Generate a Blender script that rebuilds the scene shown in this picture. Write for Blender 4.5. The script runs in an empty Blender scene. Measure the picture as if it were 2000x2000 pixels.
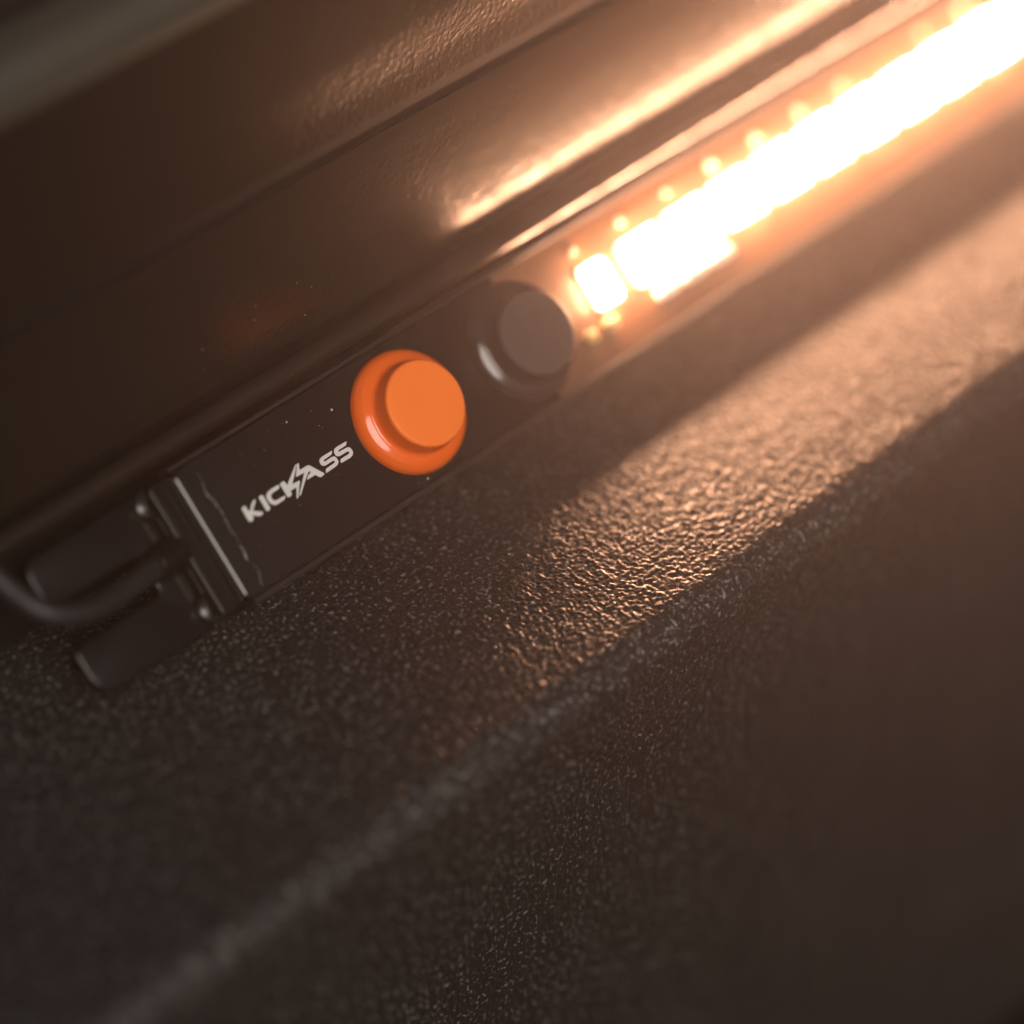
import bpy, bmesh, math, random
import numpy as np
from mathutils import Matrix, Vector
R = math.radians
MM = 0.001
random.seed(4); rng = np.random.default_rng(4)
sc = bpy.context.scene
COL = sc.collection

# ------------------------------------------------------------------ camera
PHI, ELEV, ROLL, LENS = R(45.057), R(40.531), R(-0.785), 113.76
FPX = LENS / 36 * 2000                      # focal length in photo pixels (2000 px wide)
DIST = FPX / 20                             # mm; 20 photo pixels are 1 mm at the orange button
_x = Vector((math.cos(PHI), -math.sin(PHI), 0))
CZ = Vector((-math.sin(PHI) * math.cos(ELEV), -math.cos(PHI) * math.cos(ELEV), math.sin(ELEV)))
_y = CZ.cross(_x)
CX = math.cos(ROLL) * _x + math.sin(ROLL) * _y
CY = -math.sin(ROLL) * _x + math.cos(ROLL) * _y
CP = -(((797 - 1000) / 20) * CX + ((1000 - 805) / 20) * CY - DIST * CZ)   # orange button foot = world origin
cam_d = bpy.data.cameras.new('camera')
cam = bpy.data.objects.new('camera', cam_d); COL.objects.link(cam)
cam.matrix_world = Matrix((( CX.x, CY.x, CZ.x, CP.x * MM), (CX.y, CY.y, CZ.y, CP.y * MM),
                           (CX.z, CY.z, CZ.z, CP.z * MM), (0, 0, 0, 1)))
cam_d.lens = LENS; cam_d.sensor_width = 36; cam_d.sensor_fit = 'HORIZONTAL'
cam_d.clip_start = 0.005; cam_d.clip_end = 50
cam_d.dof.use_dof = True
cam_d.dof.focus_distance = (DIST - 4.5) * MM
cam_d.dof.aperture_fstop = 6.3
cam_d.dof.aperture_blades = 0
sc.camera = cam

# ------------------------------------------------------------------ sky, sun, exposure
SUN_DIR = Vector((-0.29, -0.72, 0.63)).normalized()      # towards the sun
world = bpy.data.worlds.new('World'); sc.world = world; world.use_nodes = True
wn = world.node_tree.nodes; wl = world.node_tree.links
sky = wn.new('ShaderNodeTexSky'); sky.sky_type = 'NISHITA'; sky.sun_disc = False
sky.sun_elevation = math.asin(SUN_DIR.z); sky.sun_rotation = math.atan2(SUN_DIR.x, SUN_DIR.y) % (2 * math.pi)
sky.air_density = 0.35; sky.dust_density = 6.0; sky.ozone_density = 1.0
bg = wn['Background']; bg.inputs['Strength'].default_value = 0.05
wl.new(sky.outputs[0], bg.inputs['Color'])
sun_d = bpy.data.lights.new('sun', 'SUN'); sun_d.energy = 3.0; sun_d.angle = R(34); sun_d.color = (1, 0.9, 0.8)
sun = bpy.data.objects.new('sun', sun_d); COL.objects.link(sun)
sun.rotation_euler = SUN_DIR.to_track_quat('Z', 'Y').to_euler()
sun.location = SUN_DIR * 0.6
sc.view_settings.view_transform = 'Standard'; sc.view_settings.look = 'None'
sc.view_settings.exposure = -0.6; sc.view_settings.gamma = 1.0
sc.view_settings.use_curve_mapping = False
sc.render.engine = 'CYCLES'
cy = sc.cycles
cy.use_denoising = True; cy.max_bounces = 8; cy.diffuse_bounces = 3; cy.glossy_bounces = 4
cy.transparent_max_bounces = 12; cy.volume_bounces = 0
cy.sample_clamp_indirect = 6.0; cy.sample_clamp_direct = 0
cy.caustics_reflective = False; cy.caustics_refractive = False

LED_COLOR = (1.0, 0.505, 0.295)
LED_POWER = 850.0
GLARE = 0.078

# ------------------------------------------------------------------ helpers
NL = Vector((0, -math.sqrt(.5), math.sqrt(.5)))          # lamp face normal (45 degrees)
def face_at(px, py, n=0.0):
    """photo pixel -> lamp coordinates (mm) on the plane n mm above the lamp's face"""
    r = CX * ((px - 1000) / FPX) + CY * ((1000 - py) / FPX) - CZ
    p = CP + r * ((n - CP.dot(NL)) / r.dot(NL))
    return Vector((p.x, (p.y + p.z) * math.sqrt(.5), n))

def mat(name, color, rough=0.4, metal=0.0, spec=0.5, coat=0.0, bump=None, vary=None):
    m = bpy.data.materials.new(name); m.use_nodes = True
    nt = m.node_tree; p = nt.nodes['Principled BSDF']
    p.inputs['Base Color'].default_value = (*color, 1)
    p.inputs['Roughness'].default_value = rough; p.inputs['Metallic'].default_value = metal
    p.inputs['Specular IOR Level'].default_value = spec
    p.inputs['Coat Weight'].default_value = coat; p.inputs['Coat Roughness'].default_value = 0.06
    tc = nt.nodes.new('ShaderNodeTexCoord')
    if bump:                                             # list of (scale per m, distance m)
        prev = None
        for sc_, dist in bump:
            n = nt.nodes.new('ShaderNodeTexNoise'); n.inputs['Scale'].default_value = sc_
            n.inputs['Detail'].default_value = 2.0
            nt.links.new(tc.outputs['Object'], n.inputs['Vector'])
            b = nt.nodes.new('ShaderNodeBump'); b.inputs['Distance'].default_value = dist; b.inputs['Strength'].default_value = 1.0
            nt.links.new(n.outputs['Fac'], b.inputs['Height'])
            if prev: nt.links.new(prev.outputs[0], b.inputs['Normal'])
            prev = b
        nt.links.new(prev.outputs[0], p.inputs['Normal'])
    if vary:                                             # (scale, roughness low, roughness high)
        n = nt.nodes.new('ShaderNodeTexNoise'); n.inputs['Scale'].default_value = vary[0]; n.inputs['Detail'].default_value = 4
        nt.links.new(tc.outputs['Object'], n.inputs['Vector'])
        mr = nt.nodes.new('ShaderNodeMapRange'); mr.inputs['From Min'].default_value = .3; mr.inputs['From Max'].default_value = .7
        mr.inputs['To Min'].default_value = vary[1]; mr.inputs['To Max'].default_value = vary[2]
        nt.links.new(n.outputs['Fac'], mr.inputs['Value']); nt.links.new(mr.outputs[0], p.inputs['Roughness'])
    return m

def obj(name, verts, faces, material, parent=None, smooth=True, angle=None):
    me = bpy.data.meshes.new(name)
    me.from_pydata([tuple(c * MM for c in v) for v in verts], [], faces)
    me.materials.append(material)
    if smooth: me.shade_smooth()
    bm = bmesh.new(); bm.from_mesh(me); bmesh.ops.recalc_face_normals(bm, faces=bm.faces)
    if smooth and angle:
        for e in bm.edges:
            if len(e.link_faces) == 2 and e.calc_face_angle(0) > R(angle): e.smooth = False
    bm.to_mesh(me); bm.free()
    o = bpy.data.objects.new(name, me); COL.objects.link(o)
    if parent: o.parent = parent
    return o

def extrude_x(name, prof, x0, x1, material, parent=None, angle=35, closed=True, xs=None):
    """profile of (y, z) points swept along x"""
    xs = xs or [x0, x1]; n = len(prof)
    V = [(x, p[0], p[1]) for x in xs for p in prof]; F = []
    for k in range(len(xs) - 1):
        for i in range(n if closed else n - 1):
            j = (i + 1) % n
            F.append((k * n + i, k * n + j, (k + 1) * n + j, (k + 1) * n + i))
    if closed:
        F.append(tuple(range(n))); F.append(tuple((len(xs) - 1) * n + i for i in range(n)))
    return obj(name, V, F, material, parent, True, angle)

def round_poly(pts, radii, seg=6):
    """closed polygon with rounded corners"""
    out = []; n = len(pts)
    for i in range(n):
        p = Vector(pts[i]); a = Vector(pts[i - 1]); b = Vector(pts[(i + 1) % n])
        r = radii[i] if isinstance(radii, (list, tuple)) else radii
        if r <= 0: out.append(tuple(p)); continue
        da = (a - p).normalized(); db = (b - p).normalized()
        half = da.angle(db) / 2
        t = min(r / math.tan(half), (a - p).length * .49, (b - p).length * .49); r = t * math.tan(half)
        c = p + (da + db).normalized() * (r / math.sin(half))
        s = p + da * t - c; e = p + db * t - c
        a0 = math.atan2(s.y, s.x); d = (math.atan2(e.y, e.x) - a0 + math.pi) % (2 * math.pi) - math.pi
        for k in range(seg + 1):
            out.append((c.x + r * math.cos(a0 + d * k / seg), c.y + r * math.sin(a0 + d * k / seg)))
    return out

def slab(name, poly, z0, z1, material, parent=None, bev=0.15, angle=50):
    """plan polygon given thickness, its top and bottom edges bevelled"""
    bm = bmesh.new()
    vs = [bm.verts.new((x * MM, y * MM, z0 * MM)) for x, y in poly]
    f = bm.faces.new(vs)
    r = bmesh.ops.extrude_face_region(bm, geom=[f])
    for v in r['geom']:
        if isinstance(v, bmesh.types.BMVert): v.co.z = z1 * MM
    bmesh.ops.recalc_face_normals(bm, faces=bm.faces)
    if bev:
        ed = [e for e in bm.edges if abs(e.verts[0].co.z - e.verts[1].co.z) < 1e-9]
        bmesh.ops.bevel(bm, geom=ed, offset=bev * MM, segments=3, profile=.5, affect='EDGES', clamp_overlap=True)
    me = bpy.data.meshes.new(name); 
    for fc in bm.faces: fc.smooth = True
    for e in bm.edges:
        if len(e.link_faces) == 2 and e.calc_face_angle(0) > R(angle): e.smooth = False
    bm.to_mesh(me); bm.free(); me.materials.append(material)
    o = bpy.data.objects.new(name, me); COL.objects.link(o)
    if parent: o.parent = parent
    return o

def rect(x0, x1, y0, y1): return [(x0, y0), (x1, y0), (x1, y1), (x0, y1)]

def lathe(name, prof, cx, cy, material, parent=None, seg=96, angle=40, cap=True):
    V = []; F = []; n = len(prof)
    for k in range(seg):
        a = 2 * math.pi * k / seg
        for r, z in prof: V.append((cx + r * math.cos(a), cy + r * math.sin(a), z))
    for k in range(seg):
        k2 = (k + 1) % seg
        for i in range(n - 1):
            F.append((k * n + i, k2 * n + i, k2 * n + i + 1, k * n + i + 1))
    if cap: F.append(tuple(k * n + n - 1 for k in range(seg)))
    return obj(name, V, F, material, parent, True, angle)

def tube(name, pts, rad, material, parent=None, seg=20, ribs=None):
    """smooth tube through points; rad a number or one per point"""
    P = [Vector(p) for p in pts]; ctr = []; rr = []
    rads = rad if isinstance(rad, (list, tuple)) else [rad] * len(P)
    for i in range(len(P) - 1):
        p0, p1, p2, p3 = P[max(i - 1, 0)], P[i], P[i + 1], P[min(i + 2, len(P) - 1)]
        for k in range(10):
            t = k / 10
            ctr.append(.5 * ((2 * p1) + (p2 - p0) * t + (2 * p0 - 5 * p1 + 4 * p2 - p3) * t * t + (3 * p1 - p0 - 3 * p2 + p3) * t ** 3))
            rr.append(rads[i] * (1 - t) + rads[i + 1] * t)
    ctr.append(P[-1]); rr.append(rads[-1])
    V = []; F = []; up = Vector((0, 0, 1))
    for i, c in enumerate(ctr):
        t = (ctr[min(i + 1, len(ctr) - 1)] - ctr[max(i - 1, 0)]).normalized()
        s = t.cross(up).normalized(); w = s.cross(t)
        for k in range(seg):
            a = 2 * math.pi * k / seg
            V.append(c + (s * math.cos(a) + w * math.sin(a)) * rr[i])
    for i in range(len(ctr) - 1):
        for k in range(seg):
            k2 = (k + 1) % seg
            F.append((i * seg + k, i * seg + k2, (i + 1) * seg + k2, (i + 1) * seg + k))
    F.append(tuple(range(seg))); F.append(tuple((len(ctr) - 1) * seg + k for k in range(seg)))
    return obj(name, V, F, material, parent, True, 50)

# ------------------------------------------------------------------ materials
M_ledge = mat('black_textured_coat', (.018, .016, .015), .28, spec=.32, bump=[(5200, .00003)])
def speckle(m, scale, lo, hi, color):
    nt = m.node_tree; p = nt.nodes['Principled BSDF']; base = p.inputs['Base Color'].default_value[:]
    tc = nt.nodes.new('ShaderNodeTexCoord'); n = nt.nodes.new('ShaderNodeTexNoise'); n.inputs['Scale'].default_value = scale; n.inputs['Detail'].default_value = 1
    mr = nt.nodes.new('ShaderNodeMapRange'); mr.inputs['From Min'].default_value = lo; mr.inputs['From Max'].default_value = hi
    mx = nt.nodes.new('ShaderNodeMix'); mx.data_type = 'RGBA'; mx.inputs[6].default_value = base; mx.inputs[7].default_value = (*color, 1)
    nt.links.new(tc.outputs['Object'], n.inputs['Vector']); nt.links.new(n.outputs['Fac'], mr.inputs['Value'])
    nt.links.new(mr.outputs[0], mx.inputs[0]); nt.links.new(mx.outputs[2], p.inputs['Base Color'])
speckle(M_ledge, 2300, .59, .70, (.15, .141, .132))      # pale specks painted in as glints on the grain
M_rail_up = mat('black_satin_coat_upper', (.016, .0115, .008), .22, spec=.15, bump=[(700, .00004), (1800, .00005)])
M_edge_sheen = mat('olive_grey_edge_sheen', (.048, .043, .031), .5, spec=.5, bump=[(900, .00003)])  # paler olive base paints the soft highlight along the rail's top fold
M_rail = mat('black_satin_coat', (.016, .0115, .008), .19, spec=.5, bump=[(700, .00003), (1800, .000045)])
M_seal = mat('black_rubber_seal', (.005, .004, .0035), .8, spec=.2)
M_house = mat('black_aluminium_channel', (.013, .010, .008), .38, spec=.5, bump=[(2500, .00001)])
M_face = mat('black_gloss_face', (.008, .006, .005), .16, spec=.36, vary=(220, .10, .24), bump=[(300, .00001)])
M_print = mat('pale_grey_print', (.58, .57, .54), .6)
M_orange = mat('orange_gloss_plastic', (.80, .125, .009), .09, spec=.5, bump=[(420, .00001)])  # darker than the cap's orange, painting in the shading on the collar
M_orange_top = mat('orange_matte_plastic', (.92, .19, .02), .5, spec=.3, vary=(350, .38, .62), bump=[(7000, .000012)])
M_black_btn = mat('black_gloss_button', (.014, .013, .013), .09, spec=.5, bump=[(420, .00001)])
M_black_top = mat('black_matte_button_top', (.03, .027, .026), .55, spec=.3, bump=[(7000, .000012)])
M_pcb = mat('amber_lit_circuit_board', (.105, .046, .016), .5, bump=[(900, .00002)])  # orange glow of the LEDs put into the board's base colour
M_ceramic = mat('white_ceramic', (.8, .78, .74), .4)
M_resist = mat('amber_lit_ceramic', (.85, .6, .25), .4)  # yellow LED light on the resistors painted into their colour
M_solder = mat('solder', (.5, .45, .38), .4, metal=.2)
M_steel = mat('black_steel_screw', (.05, .05, .05), .22, metal=.85)
M_cap = mat('black_moulded_plastic', (.006, .005, .0042), .19, spec=.34, bump=[(2200, .000012)])
M_cable = mat('black_cable_sheath', (.016, .015, .015), .45, spec=.3, bump=[(1500, .00002)])
M_glue = mat('clear_glue_bead', (.02, .018, .017), .2, spec=.5)
M_dust = mat('pale_dust', (.55, .5, .42), .8)
def led_material():
    m = bpy.data.materials.new('glowing_led'); m.use_nodes = True; nt = m.node_tree
    nt.nodes.remove(nt.nodes['Principled BSDF'])
    e = nt.nodes.new('ShaderNodeEmission'); e.inputs['Color'].default_value = (*LED_COLOR, 1); e.inputs['Strength'].default_value = LED_POWER
    nt.links.new(e.outputs[0], nt.nodes['Material Output'].inputs['Surface']); return m
M_led = led_material()
def clear_material():
    m = bpy.data.materials.new('clear_cover'); m.use_nodes = True; nt = m.node_tree
    nt.nodes.remove(nt.nodes['Principled BSDF'])
    t = nt.nodes.new('ShaderNodeBsdfTransparent'); t.inputs[0].default_value = (.95, .94, .92, 1)
    g = nt.nodes.new('ShaderNodeBsdfGlossy'); g.inputs['Roughness'].default_value = .12
    w = nt.nodes.new('ShaderNodeLayerWeight'); w.inputs[0].default_value = .5      # Schlick reflectance of a thin clear sheet
    pw = nt.nodes.new('ShaderNodeMath'); pw.operation = 'POWER'; pw.inputs[1].default_value = 5
    f = nt.nodes.new('ShaderNodeMath'); f.operation = 'MULTIPLY_ADD'; f.inputs[1].default_value = .7; f.inputs[2].default_value = .035
    nt.links.new(w.outputs['Facing'], pw.inputs[0]); nt.links.new(pw.outputs[0], f.inputs[0])
    x = nt.nodes.new('ShaderNodeMixShader')
    nt.links.new(f.outputs[0], x.inputs[0]); nt.links.new(t.outputs[0], x.inputs[1]); nt.links.new(g.outputs[0], x.inputs[2])
    nt.links.new(x.outputs[0], nt.nodes['Material Output'].inputs['Surface']); return m
M_clear = clear_material()

# ------------------------------------------------------------------ textured ledge (the surface the lamp rests on)
GZ = -10.0
def lattice(x, y, seed):
    """smooth gradient noise, numpy"""
    g = np.random.default_rng(seed); n = 512
    ang = g.random((n, n)) * 2 * np.pi; gx, gy = np.cos(ang), np.sin(ang)
    xi = np.floor(x).astype(int); yi = np.floor(y).astype(int); fx = x - xi; fy = y - yi
    u = fx**3 * (fx * (fx * 6 - 15) + 10); w = fy**3 * (fy * (fy * 6 - 15) + 10)
    def d(i, j):
        a = (xi + i) % n; b = (yi + j) % n
        return gx[a, b] * (fx - i) + gy[a, b] * (fy - j)
    return (d(0,0) * (1-u) + d(1,0) * u) * (1-w) + (d(0,1) * (1-u) + d(1,1) * u) * w
def build_ledge():
    st = .14
    xs = np.concatenate([-78 - np.cumsum(np.linspace(.4, 7, 45))[::-1], np.arange(-78, 104, st), 104 + np.cumsum(np.linspace(.4, 7, 45))])
    YC, RR = -29.2, 3.4
    prof = [(60, GZ, 0), (40, GZ, 0), (25, GZ, 0)]
    prof += [(y, GZ, 0) for y in np.arange(15, YC, -st)]
    prof += [(YC - RR * math.sin(a), GZ - RR + RR * math.cos(a), a) for a in np.arange(0, math.pi / 2, st / RR)]
    zt = GZ - RR
    prof += [(YC - RR, z, math.pi / 2) for z in np.arange(zt, zt - 10, -.25)]
    prof += [(YC - RR, z, math.pi / 2) for z in (zt - 12, zt - 20, zt - 40, zt - 80, zt - 110)]
    prof = np.array(prof); n, mcount = len(prof), len(xs)
    arc = np.concatenate([[0], np.cumsum(np.hypot(np.diff(prof[:, 0]), np.diff(prof[:, 1])))])
    X, A = np.meshgrid(xs, arc, indexing='ij')
    grit = np.maximum(lattice(X / .36 + 5, A / .36 + 90, 2), -.12) ; grit2 = np.maximum(lattice(X / .55 + 77, A / .55 + 11, 8), 0)
    h = .07 * lattice(X / 1.1 + 31, A / 1.1 + 7, 1) + .22 * grit + .24 * grit2 + .028 * rng.normal(size=X.shape)
    h += .12 * lattice(X / 9, A / 9, 5)
    Y = prof[None, :, 0] - np.sin(prof[None, :, 2]) * h; Z = prof[None, :, 1] + np.cos(prof[None, :, 2]) * h - .06
    co = np.stack([X, Y, Z], -1).reshape(-1, 3) * MM
    i = np.arange(mcount - 1)[:, None] * n + np.arange(n - 1)[None, :]
    q = np.stack([i, i + n, i + n + 1, i + 1], -1).reshape(-1, 4)
    me = bpy.data.meshes.new('textured_ledge')
    me.vertices.add(len(co)); me.vertices.foreach_set('co', co.astype(np.float32).ravel())
    me.loops.add(q.size); me.loops.foreach_set('vertex_index', q.astype(np.int32).ravel())
    me.polygons.add(len(q)); me.polygons.foreach_set('loop_start', (np.arange(len(q)) * 4).astype(np.int32))
    me.polygons.foreach_set('use_smooth', np.ones(len(q), bool))
    me.update(calc_edges=True); me.flip_normals() if me.polygons[len(q) // 2].normal.z < -.5 else None
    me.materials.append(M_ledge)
    o = bpy.data.objects.new('textured_ledge', me); COL.objects.link(o); o['kind'] = 'structure'
    o['label'] = 'black rough textured ledge with a rounded front edge under the lamp'
    return o
build_ledge()

# ------------------------------------------------------------------ black rail behind the lamp
rail = bpy.data.objects.new('coated_rail', None); COL.objects.link(rail); rail.empty_display_size = .01
rail['label'] = 'long black coated metal rail with a groove, rising behind the light bar'; rail['category'] = 'rail'
X0, X1 = -190, 260
def curve(pts, k=8):
    P = [Vector((a, b, 0)) for a, b in pts]; out = []
    for i in range(len(P) - 1):
        p0, p1, p2, p3 = P[max(i - 1, 0)], P[i], P[i + 1], P[min(i + 2, len(P) - 1)]
        for j in range(k):
            t = j / k
            c = .5 * ((2 * p1) + (p2 - p0) * t + (2 * p0 - 5 * p1 + 4 * p2 - p3) * t * t + (3 * p1 - p0 - 3 * p2 + p3) * t ** 3)
            out.append((c.x, c.y))
    out.append(tuple(pts[-1])); return out
extrude_x('lower_panel', curve([(11, 6.6), (9.9, 6.65), (9.45, 7.1), (9.4, 8), (9.4, 14), (9.45, 18), (9.6, 21), (9.75, 23), (9.95, 24.5)]) + [(16, 24.5), (16, 6.6)], X0, X1, M_rail, rail)
extrude_x('bottom_bead', [(8.0 + 1.2 * math.cos(a), 5.45 + 1.2 * math.sin(a)) for a in np.linspace(0, 2 * math.pi, 33)[:-1]], X0, X1, M_rail, rail)
extrude_x('back_web', [(10.6, -9.3), (10.6, 6.5), (15.8, 6.5), (15.8, -9.3)], X0, X1, M_seal, rail)
extrude_x('groove_seal', [(10.15, 24.55), (10.25, 25.2), (10.3, 26.55), (16, 26.55), (16, 24.55)], X0, X1, M_seal, rail)
extrude_x('upper_panel', curve([(10.2, 26.6), (10.2, 28.5), (10.14, 30), (9.95, 32), (9.76, 34), (9.68, 36), (9.66, 42), (9.75, 46.3)]) + [(16, 46.3), (16, 26.6)], X0, X1, M_rail_up, rail)
extrude_x('top_edge', curve([(9.8, 46.35), (9.95, 47.8), (10.6, 49.5), (12.2, 50.7), (14.5, 51.0)]) + [(16, 51.0), (16, 46.35)], X0, X1, M_edge_sheen, rail)
extrude_x('top_seam', [(16.02, 26), (16.02, 49), (18.4, 49), (18.4, 26)], X0, X1, M_seal, rail)
extrude_x('top_plate', round_poly([(18.6, 26), (18.6, 51.3), (90, 51.3), (90, 26)], [0, .8, 0, 0]), X0, X1, M_house, rail)

# ------------------------------------------------------------------ the light bar
bar = bpy.data.objects.new('light_bar', None); COL.objects.link(bar); bar.empty_display_size = .01
bar.rotation_euler = (R(45), 0, 0)
bar['label'] = 'black light bar with orange and black buttons, glowing amber LEDs and an end cable'
bar['category'] = 'light bar'
XE, XR = -25.3, 178.0
# channel: bottom with two side walls, open to the face
extrude_x('channel', round_poly([(-7.7, 0.1), (-7.7, -6.1), (3.6, -6.1), (7.6, -2.9), (7.6, -1.25), (7.0, -1.25), (7.0, -2.6), (-7.0, -2.6), (-7.0, 0.1)],
          [.15, .3, .5, .4, .15, .15, .1, .1, .15], 3), XE, XR, M_house, bar)
XF = 16.5                                     # the black face gives way to the lit circuit board
slab('face_plate', rect(XE + .05, XF, -6.95, 6.95), -2.5, 0.0, M_face, bar, .12)
slab('circuit_board', rect(XF + .05, XR - .2, -6.9, 6.9), -2.55, -2.1, M_pcb, bar, 0)
slab('clear_cover', rect(XF + .1, XR - .2, -6.95, 6.95), -.95, -.15, M_clear, bar, 0)

# printed lettering, traced on the face
def r1(x, y): return 460 + .124224 * x, 850 + .124224 * y
def r2(x, y): return 560 + .046593 * x, 890 + .046593 * y
def r4(x, y): return 610 + .046584 * x, 850 + .046584 * y
LET = [
 [r1(*p) for p in ((95,1160),(112,1128),(150,1110),(205,1195),(230,1180),(247,1090),(272,1032),(300,1012),(318,1025),(300,1090),(268,1190),(400,1203),(440,1220),(405,1265),(365,1273),(262,1256),(284,1310),(265,1350),(225,1365),(200,1345))],
 [r1(*p) for p in ((362,980),(378,958),(415,942),(430,950),(545,1145),(540,1170),(505,1195),(485,1190))],
 [r1(*p) for p in ((672,778),(690,815),(670,852),(590,900),(557,940),(562,985),(600,1030),(650,1020),(772,948),(782,985),(765,1015),(660,1088),(610,1100),(545,1075),(500,1015),(480,955),(500,900),(560,845))],
 [r1(692,770), r1(755,718), r1(818,785)] + [r2(*p) for p in ((60,1130),(200,770),(340,420),(385,350),(405,380),(330,760),(225,1195),(520,1045),(550,1075),(515,1350),(490,1740),(440,1815),(412,1740),(405,1325),(155,1485),(220,1605),(165,1700),(50,1750))] + [r1(815,970)],
 [r2(*p) for p in ((490,300),(505,340),(530,610),(860,410),(930,405),(1000,435),(1570,740),(1560,800),(1440,900),(1390,910),(1200,805),(860,1010),(850,985),(905,810),(1020,690),(910,655),(870,760),(760,1080),(590,1650),(545,1675),(525,1640),(640,1130),(735,710),(400,890),(380,880),(430,360))],
 [r4(*p) for p in ((820,650),(815,770),(780,830),(470,1040),(490,1100),(530,1105),(800,920),(920,890),(1010,950),(1100,1110),(1060,1240),(960,1330),(600,1580),(570,1560),(565,1430),(590,1390),(900,1180),(945,1120),(900,1070),(840,1080),(560,1270),(450,1290),(350,1230),(290,1110),(300,1010),(400,900))],
 [r4(*p) for p in ((1410,260),(1430,300),(1400,430),(1080,640),(1090,690),(1130,690),(1440,520),(1530,500),(1620,560),(1705,700),(1690,830),(1590,950),(1220,1165),(1185,1140),(1175,1040),(1200,990),(1520,790),(1550,720),(1500,680),(1450,690),(1180,860),(1090,890),(980,860),(900,720),(920,580),(1020,490))]]
for L in LET:
    slab('printed_letter', [tuple(face_at(*p)[:2]) for p in L], .004, .03, M_print, bar, 0)

# push buttons: a domed collar with a raised cap
def button(name, cx, cy, mc, mt, label):
    f = lathe(name, curve([(6.3, -.4), (6.32, .1), (6.15, .65), (5.75, 1.1), (5.2, 1.38), (4.85, 1.5), (4.62, 1.75), (4.52, 2.2)]), cx, cy, mc, bar, cap=False); f['label'] = label
    lathe('cap', [(4.42, 1.0), (4.42, 2.2), (4.40, 3.3), (4.36, 3.62), (4.24, 3.76), (4.05, 3.8), (2, 3.81), (.4, 3.81)], cx, cy, mt, f)
    lathe('cap_side', [(4.50, 2.1), (4.46, 3.2), (4.40, 3.5)], cx, cy, mc, f, cap=False)
button('orange_button', 0, 0, M_orange, M_orange_top, 'bright orange push button with a raised matte cap')
b2 = face_at(1014, 668)
button('black_button', b2.x, b2.y, M_black_btn, M_black_top, 'black push button beside the first glowing LED')

# LEDs: white package, glowing dome on top
def led(cx, cy, lx, ly):
    p = slab('led', round_poly(rect(cx - lx / 2, cx + lx / 2, cy - ly / 2, cy + ly / 2), .35, 3), -2.09, -1.6, M_ceramic, bar, .08)
    bm = []
    lx -= .5; ly -= .5; n = 5
    rings = [(1.0, -1.6), (1.0, -1.32), (.95, -1.12), (.8, -1.0)]
    V = []; F = []
    base = round_poly(rect(-lx / 2, lx / 2, -ly / 2, ly / 2), .5, 4); k = len(base)
    for s, z in rings: V += [(cx + a * s, cy + b * s, z) for a, b in base]
    for i in range(len(rings) - 1):
        for j in range(k): F.append((i * k + j, i * k + (j + 1) % k, (i + 1) * k + (j + 1) % k, (i + 1) * k + j))
    F.append(tuple((len(rings) - 1) * k + j for j in range(k)))
    obj('phosphor_dome', V, F, M_led, p)
led(29.0, .5, 3.6, 4.8)
led_x = [36.1 + 7.12 * k for k in range(19)]
for x in led_x: led(x, .5, 5.7, 5.0)
for k in range(20):                            # solder joints above the LEDs
    if k == 7: continue
    x = 28.3 + 7.12 * k; r = .48 + random.uniform(-.16, .12)
    lathe('solder_joint', [(r, -2.1), (r * .95, -1.85), (r * .7, -1.62), (r * .3, -1.52)], x, 5.0 + random.uniform(-.15, .15), M_solder, bar, 20)
for x, y, lx in ((24.6, -3.6, 1.4), (27.6, -3.5, 1.5)):
    slab('resistor', round_poly(rect(x - lx / 2, x + lx / 2, y - .6, y + .6), .3, 3), -2.09, -1.05, M_resist, bar, .2)
for x, lx in ((36.2, 3.2), (40.3, 3.6), (44.4, 3.4)):
    slab('capacitor', round_poly(rect(x - lx / 2, x + lx / 2, -4.35, -3.05), .5, 4), -2.09, -1.35, M_ceramic, bar, .2)

# end cap, its glue line, mounting bracket and screws
slab('end_cap', round_poly(rect(-28.2, XE - .05, -7.0, 6.9), .5, 4), -5.9, -1.1, M_cap, bar, .15)
V = []; F = []; ys = np.linspace(-6.4, 6.0, 60); sg = 8        # wavy bead of clear glue
wlk = np.convolve(rng.normal(size=80), np.ones(5) / 5, 'valid')
for i, y in enumerate(ys):
    rad = max(.03, .09 + .16 * wlk[i]); xx = -23.5 + .3 * wlk[i + 9]
    for k in range(sg): V.append((xx + rad * 1.3 * math.cos(2 * math.pi * k / sg), y, .02 + rad * .8 * math.sin(2 * math.pi * k / sg)))
for i in range(len(ys) - 1):
    for k in range(sg): F.append((i * sg + k, i * sg + (k + 1) % sg, (i + 1) * sg + (k + 1) % sg, (i + 1) * sg + k))
obj('glue_bead', V, F, M_glue, bar)
tube('end_lip', [(XE - .1, y, -.66) for y in (-6.3, -2, 2, 6.3)], .75, M_black_btn, bar)
NB = -3.3
brk = round_poly([(-28.25, -7.6), (-28.25, 7.0), (-42.2, 7.0), (-42.2, 1.9), (-31.5, 1.9), (-31.5, -2.2), (-42.2, -2.2), (-42.2, -7.6)], [0, 0, 1.6, .8, .8, .8, .8, 2.6], 8)
slab('mounting_bracket', brk, NB - 1.3, NB, M_cap, bar, .28)
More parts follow.
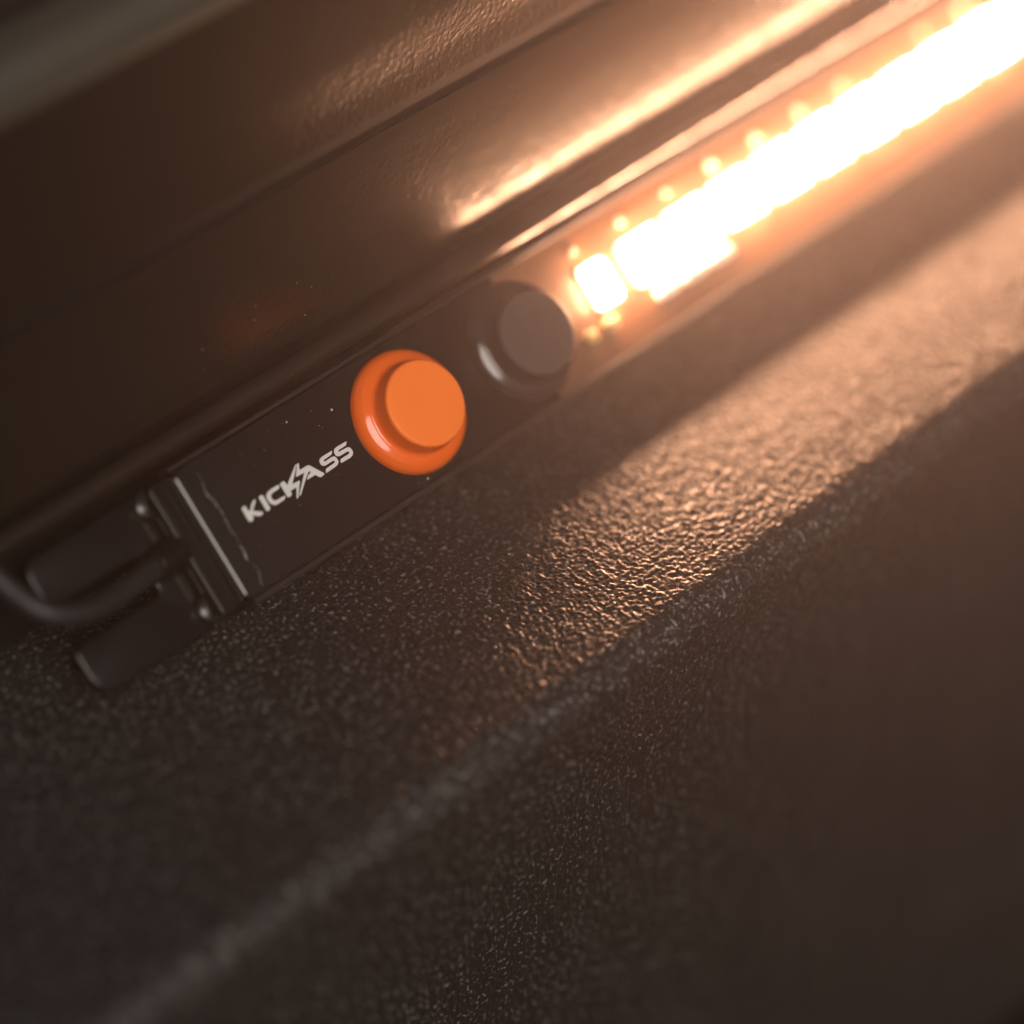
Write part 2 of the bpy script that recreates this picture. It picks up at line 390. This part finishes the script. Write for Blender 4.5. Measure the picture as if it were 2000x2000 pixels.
for px, py in ((293, 982), (417, 1184)):
    p = face_at(px, py, NB + 1)
    s = lathe('screw', [(1.5, NB), (1.55, NB + .35), (1.4, NB + .8), (.95, NB + 1.05), (.9, NB + 1.02)], p.x, p.y, M_steel, bar, 40, cap=False)
    hexp = [(p.x + .85 * math.cos(a), p.y + .85 * math.sin(a)) for a in np.linspace(.3, .3 + 2 * math.pi, 7)[:-1]]
    V = [(x, y, NB + 1.02) for x, y in hexp] + [(x, y, NB + .3) for x, y in hexp]
    V += [(p.x + .93 * math.cos(a), p.y + .93 * math.sin(a), NB + 1.03) for a in np.linspace(.3, .3 + 2 * math.pi, 7)[:-1]]
    obj('socket', V, [(i, (i + 1) % 6, 6 + (i + 1) % 6, 6 + i) for i in range(6)] + [tuple(range(6, 12))] + [(i, (i + 1) % 6, 12 + (i + 1) % 6, 12 + i) for i in range(6)], M_steel, s, False)
# cable with a ribbed strain relief
cp = [face_at(x, y, n) for x, y, n in ((372, 1062, -3.0), (346, 1078, -2.7), (300, 1110, -1.9), (245, 1152, -.8), (175, 1192, .1), (90, 1196, .2), (5, 1140, -.8), (-110, 1030, -2.0), (-260, 930, -2.6), (-480, 800, -3))]
tube('cable', cp, 1.15, M_cable, bar)
t0 = cp[1]; dirv = (cp[2] - cp[1])
g = tube('strain_relief', [cp[0], cp[1], cp[1] + dirv * .45, cp[2]], [1.75, 1.75, 1.6, 1.4], M_cap, bar)
for t in (.05, .35, .65, .92):
    c = cp[1] + dirv * t; dn = dirv.normalized()
    tube('rib', [c - dn * .4, c - dn * .2, c + dn * .2, c + dn * .4], [1.4, 1.95 - .3 * t, 1.95 - .3 * t, 1.4], M_cap, g)

# ------------------------------------------------------------------ settled dust
def build_dust():
    bm = bmesh.new()
    def speck(p, r):
        q = bmesh.ops.create_icosphere(bm, subdivisions=1, radius=r * MM)
        for v in q['verts']: v.co = v.co * random.uniform(.6, 1.3) + p * MM
    rot = Matrix.Rotation(R(45), 3, 'X')
    for _ in range(40): speck(rot @ Vector((random.uniform(-23, 15), random.uniform(-6.5, 6.5), .05)), random.uniform(.015, .04))
    for x, y, r in ((-7.3, 4.1, .14), (-2, -6.5, .1), (-12.3, 5.4, .1)): speck(rot @ Vector((x, y, .06)), r)
    for _ in range(9): speck(Vector((random.uniform(-30, 10), 9.37, random.uniform(9, 14))), random.uniform(.03, .06))
    me = bpy.data.meshes.new('dust'); bm.to_mesh(me); bm.free(); me.materials.append(M_dust)
    o = bpy.data.objects.new('dust', me); COL.objects.link(o)
    o['kind'] = 'stuff'; o['label'] = 'tiny pale dust specks on the black glossy surfaces'; o['category'] = 'dust'
build_dust()

# ------------------------------------------------------------------ warm volume added to stand in for lens glare
if GLARE > 0:
    m = bpy.data.materials.new('glare_volume'); m.use_nodes = True; nt = m.node_tree; nt.nodes.remove(nt.nodes['Principled BSDF'])
    v = nt.nodes.new('ShaderNodeVolumePrincipled'); v.inputs['Density'].default_value = GLARE
    v.inputs['Color'].default_value = (.95, .87, .88, 1); v.inputs['Anisotropy'].default_value = .86
    nt.links.new(v.outputs[0], nt.nodes['Material Output'].inputs['Volume'])
    o = slab('glare_volume', rect(-420, 480, -420, 140), -160, 330, m, None, 0)
    o['kind'] = 'stuff'; o['label'] = 'faint warm added volume imitating lens glare around the glowing lamp'
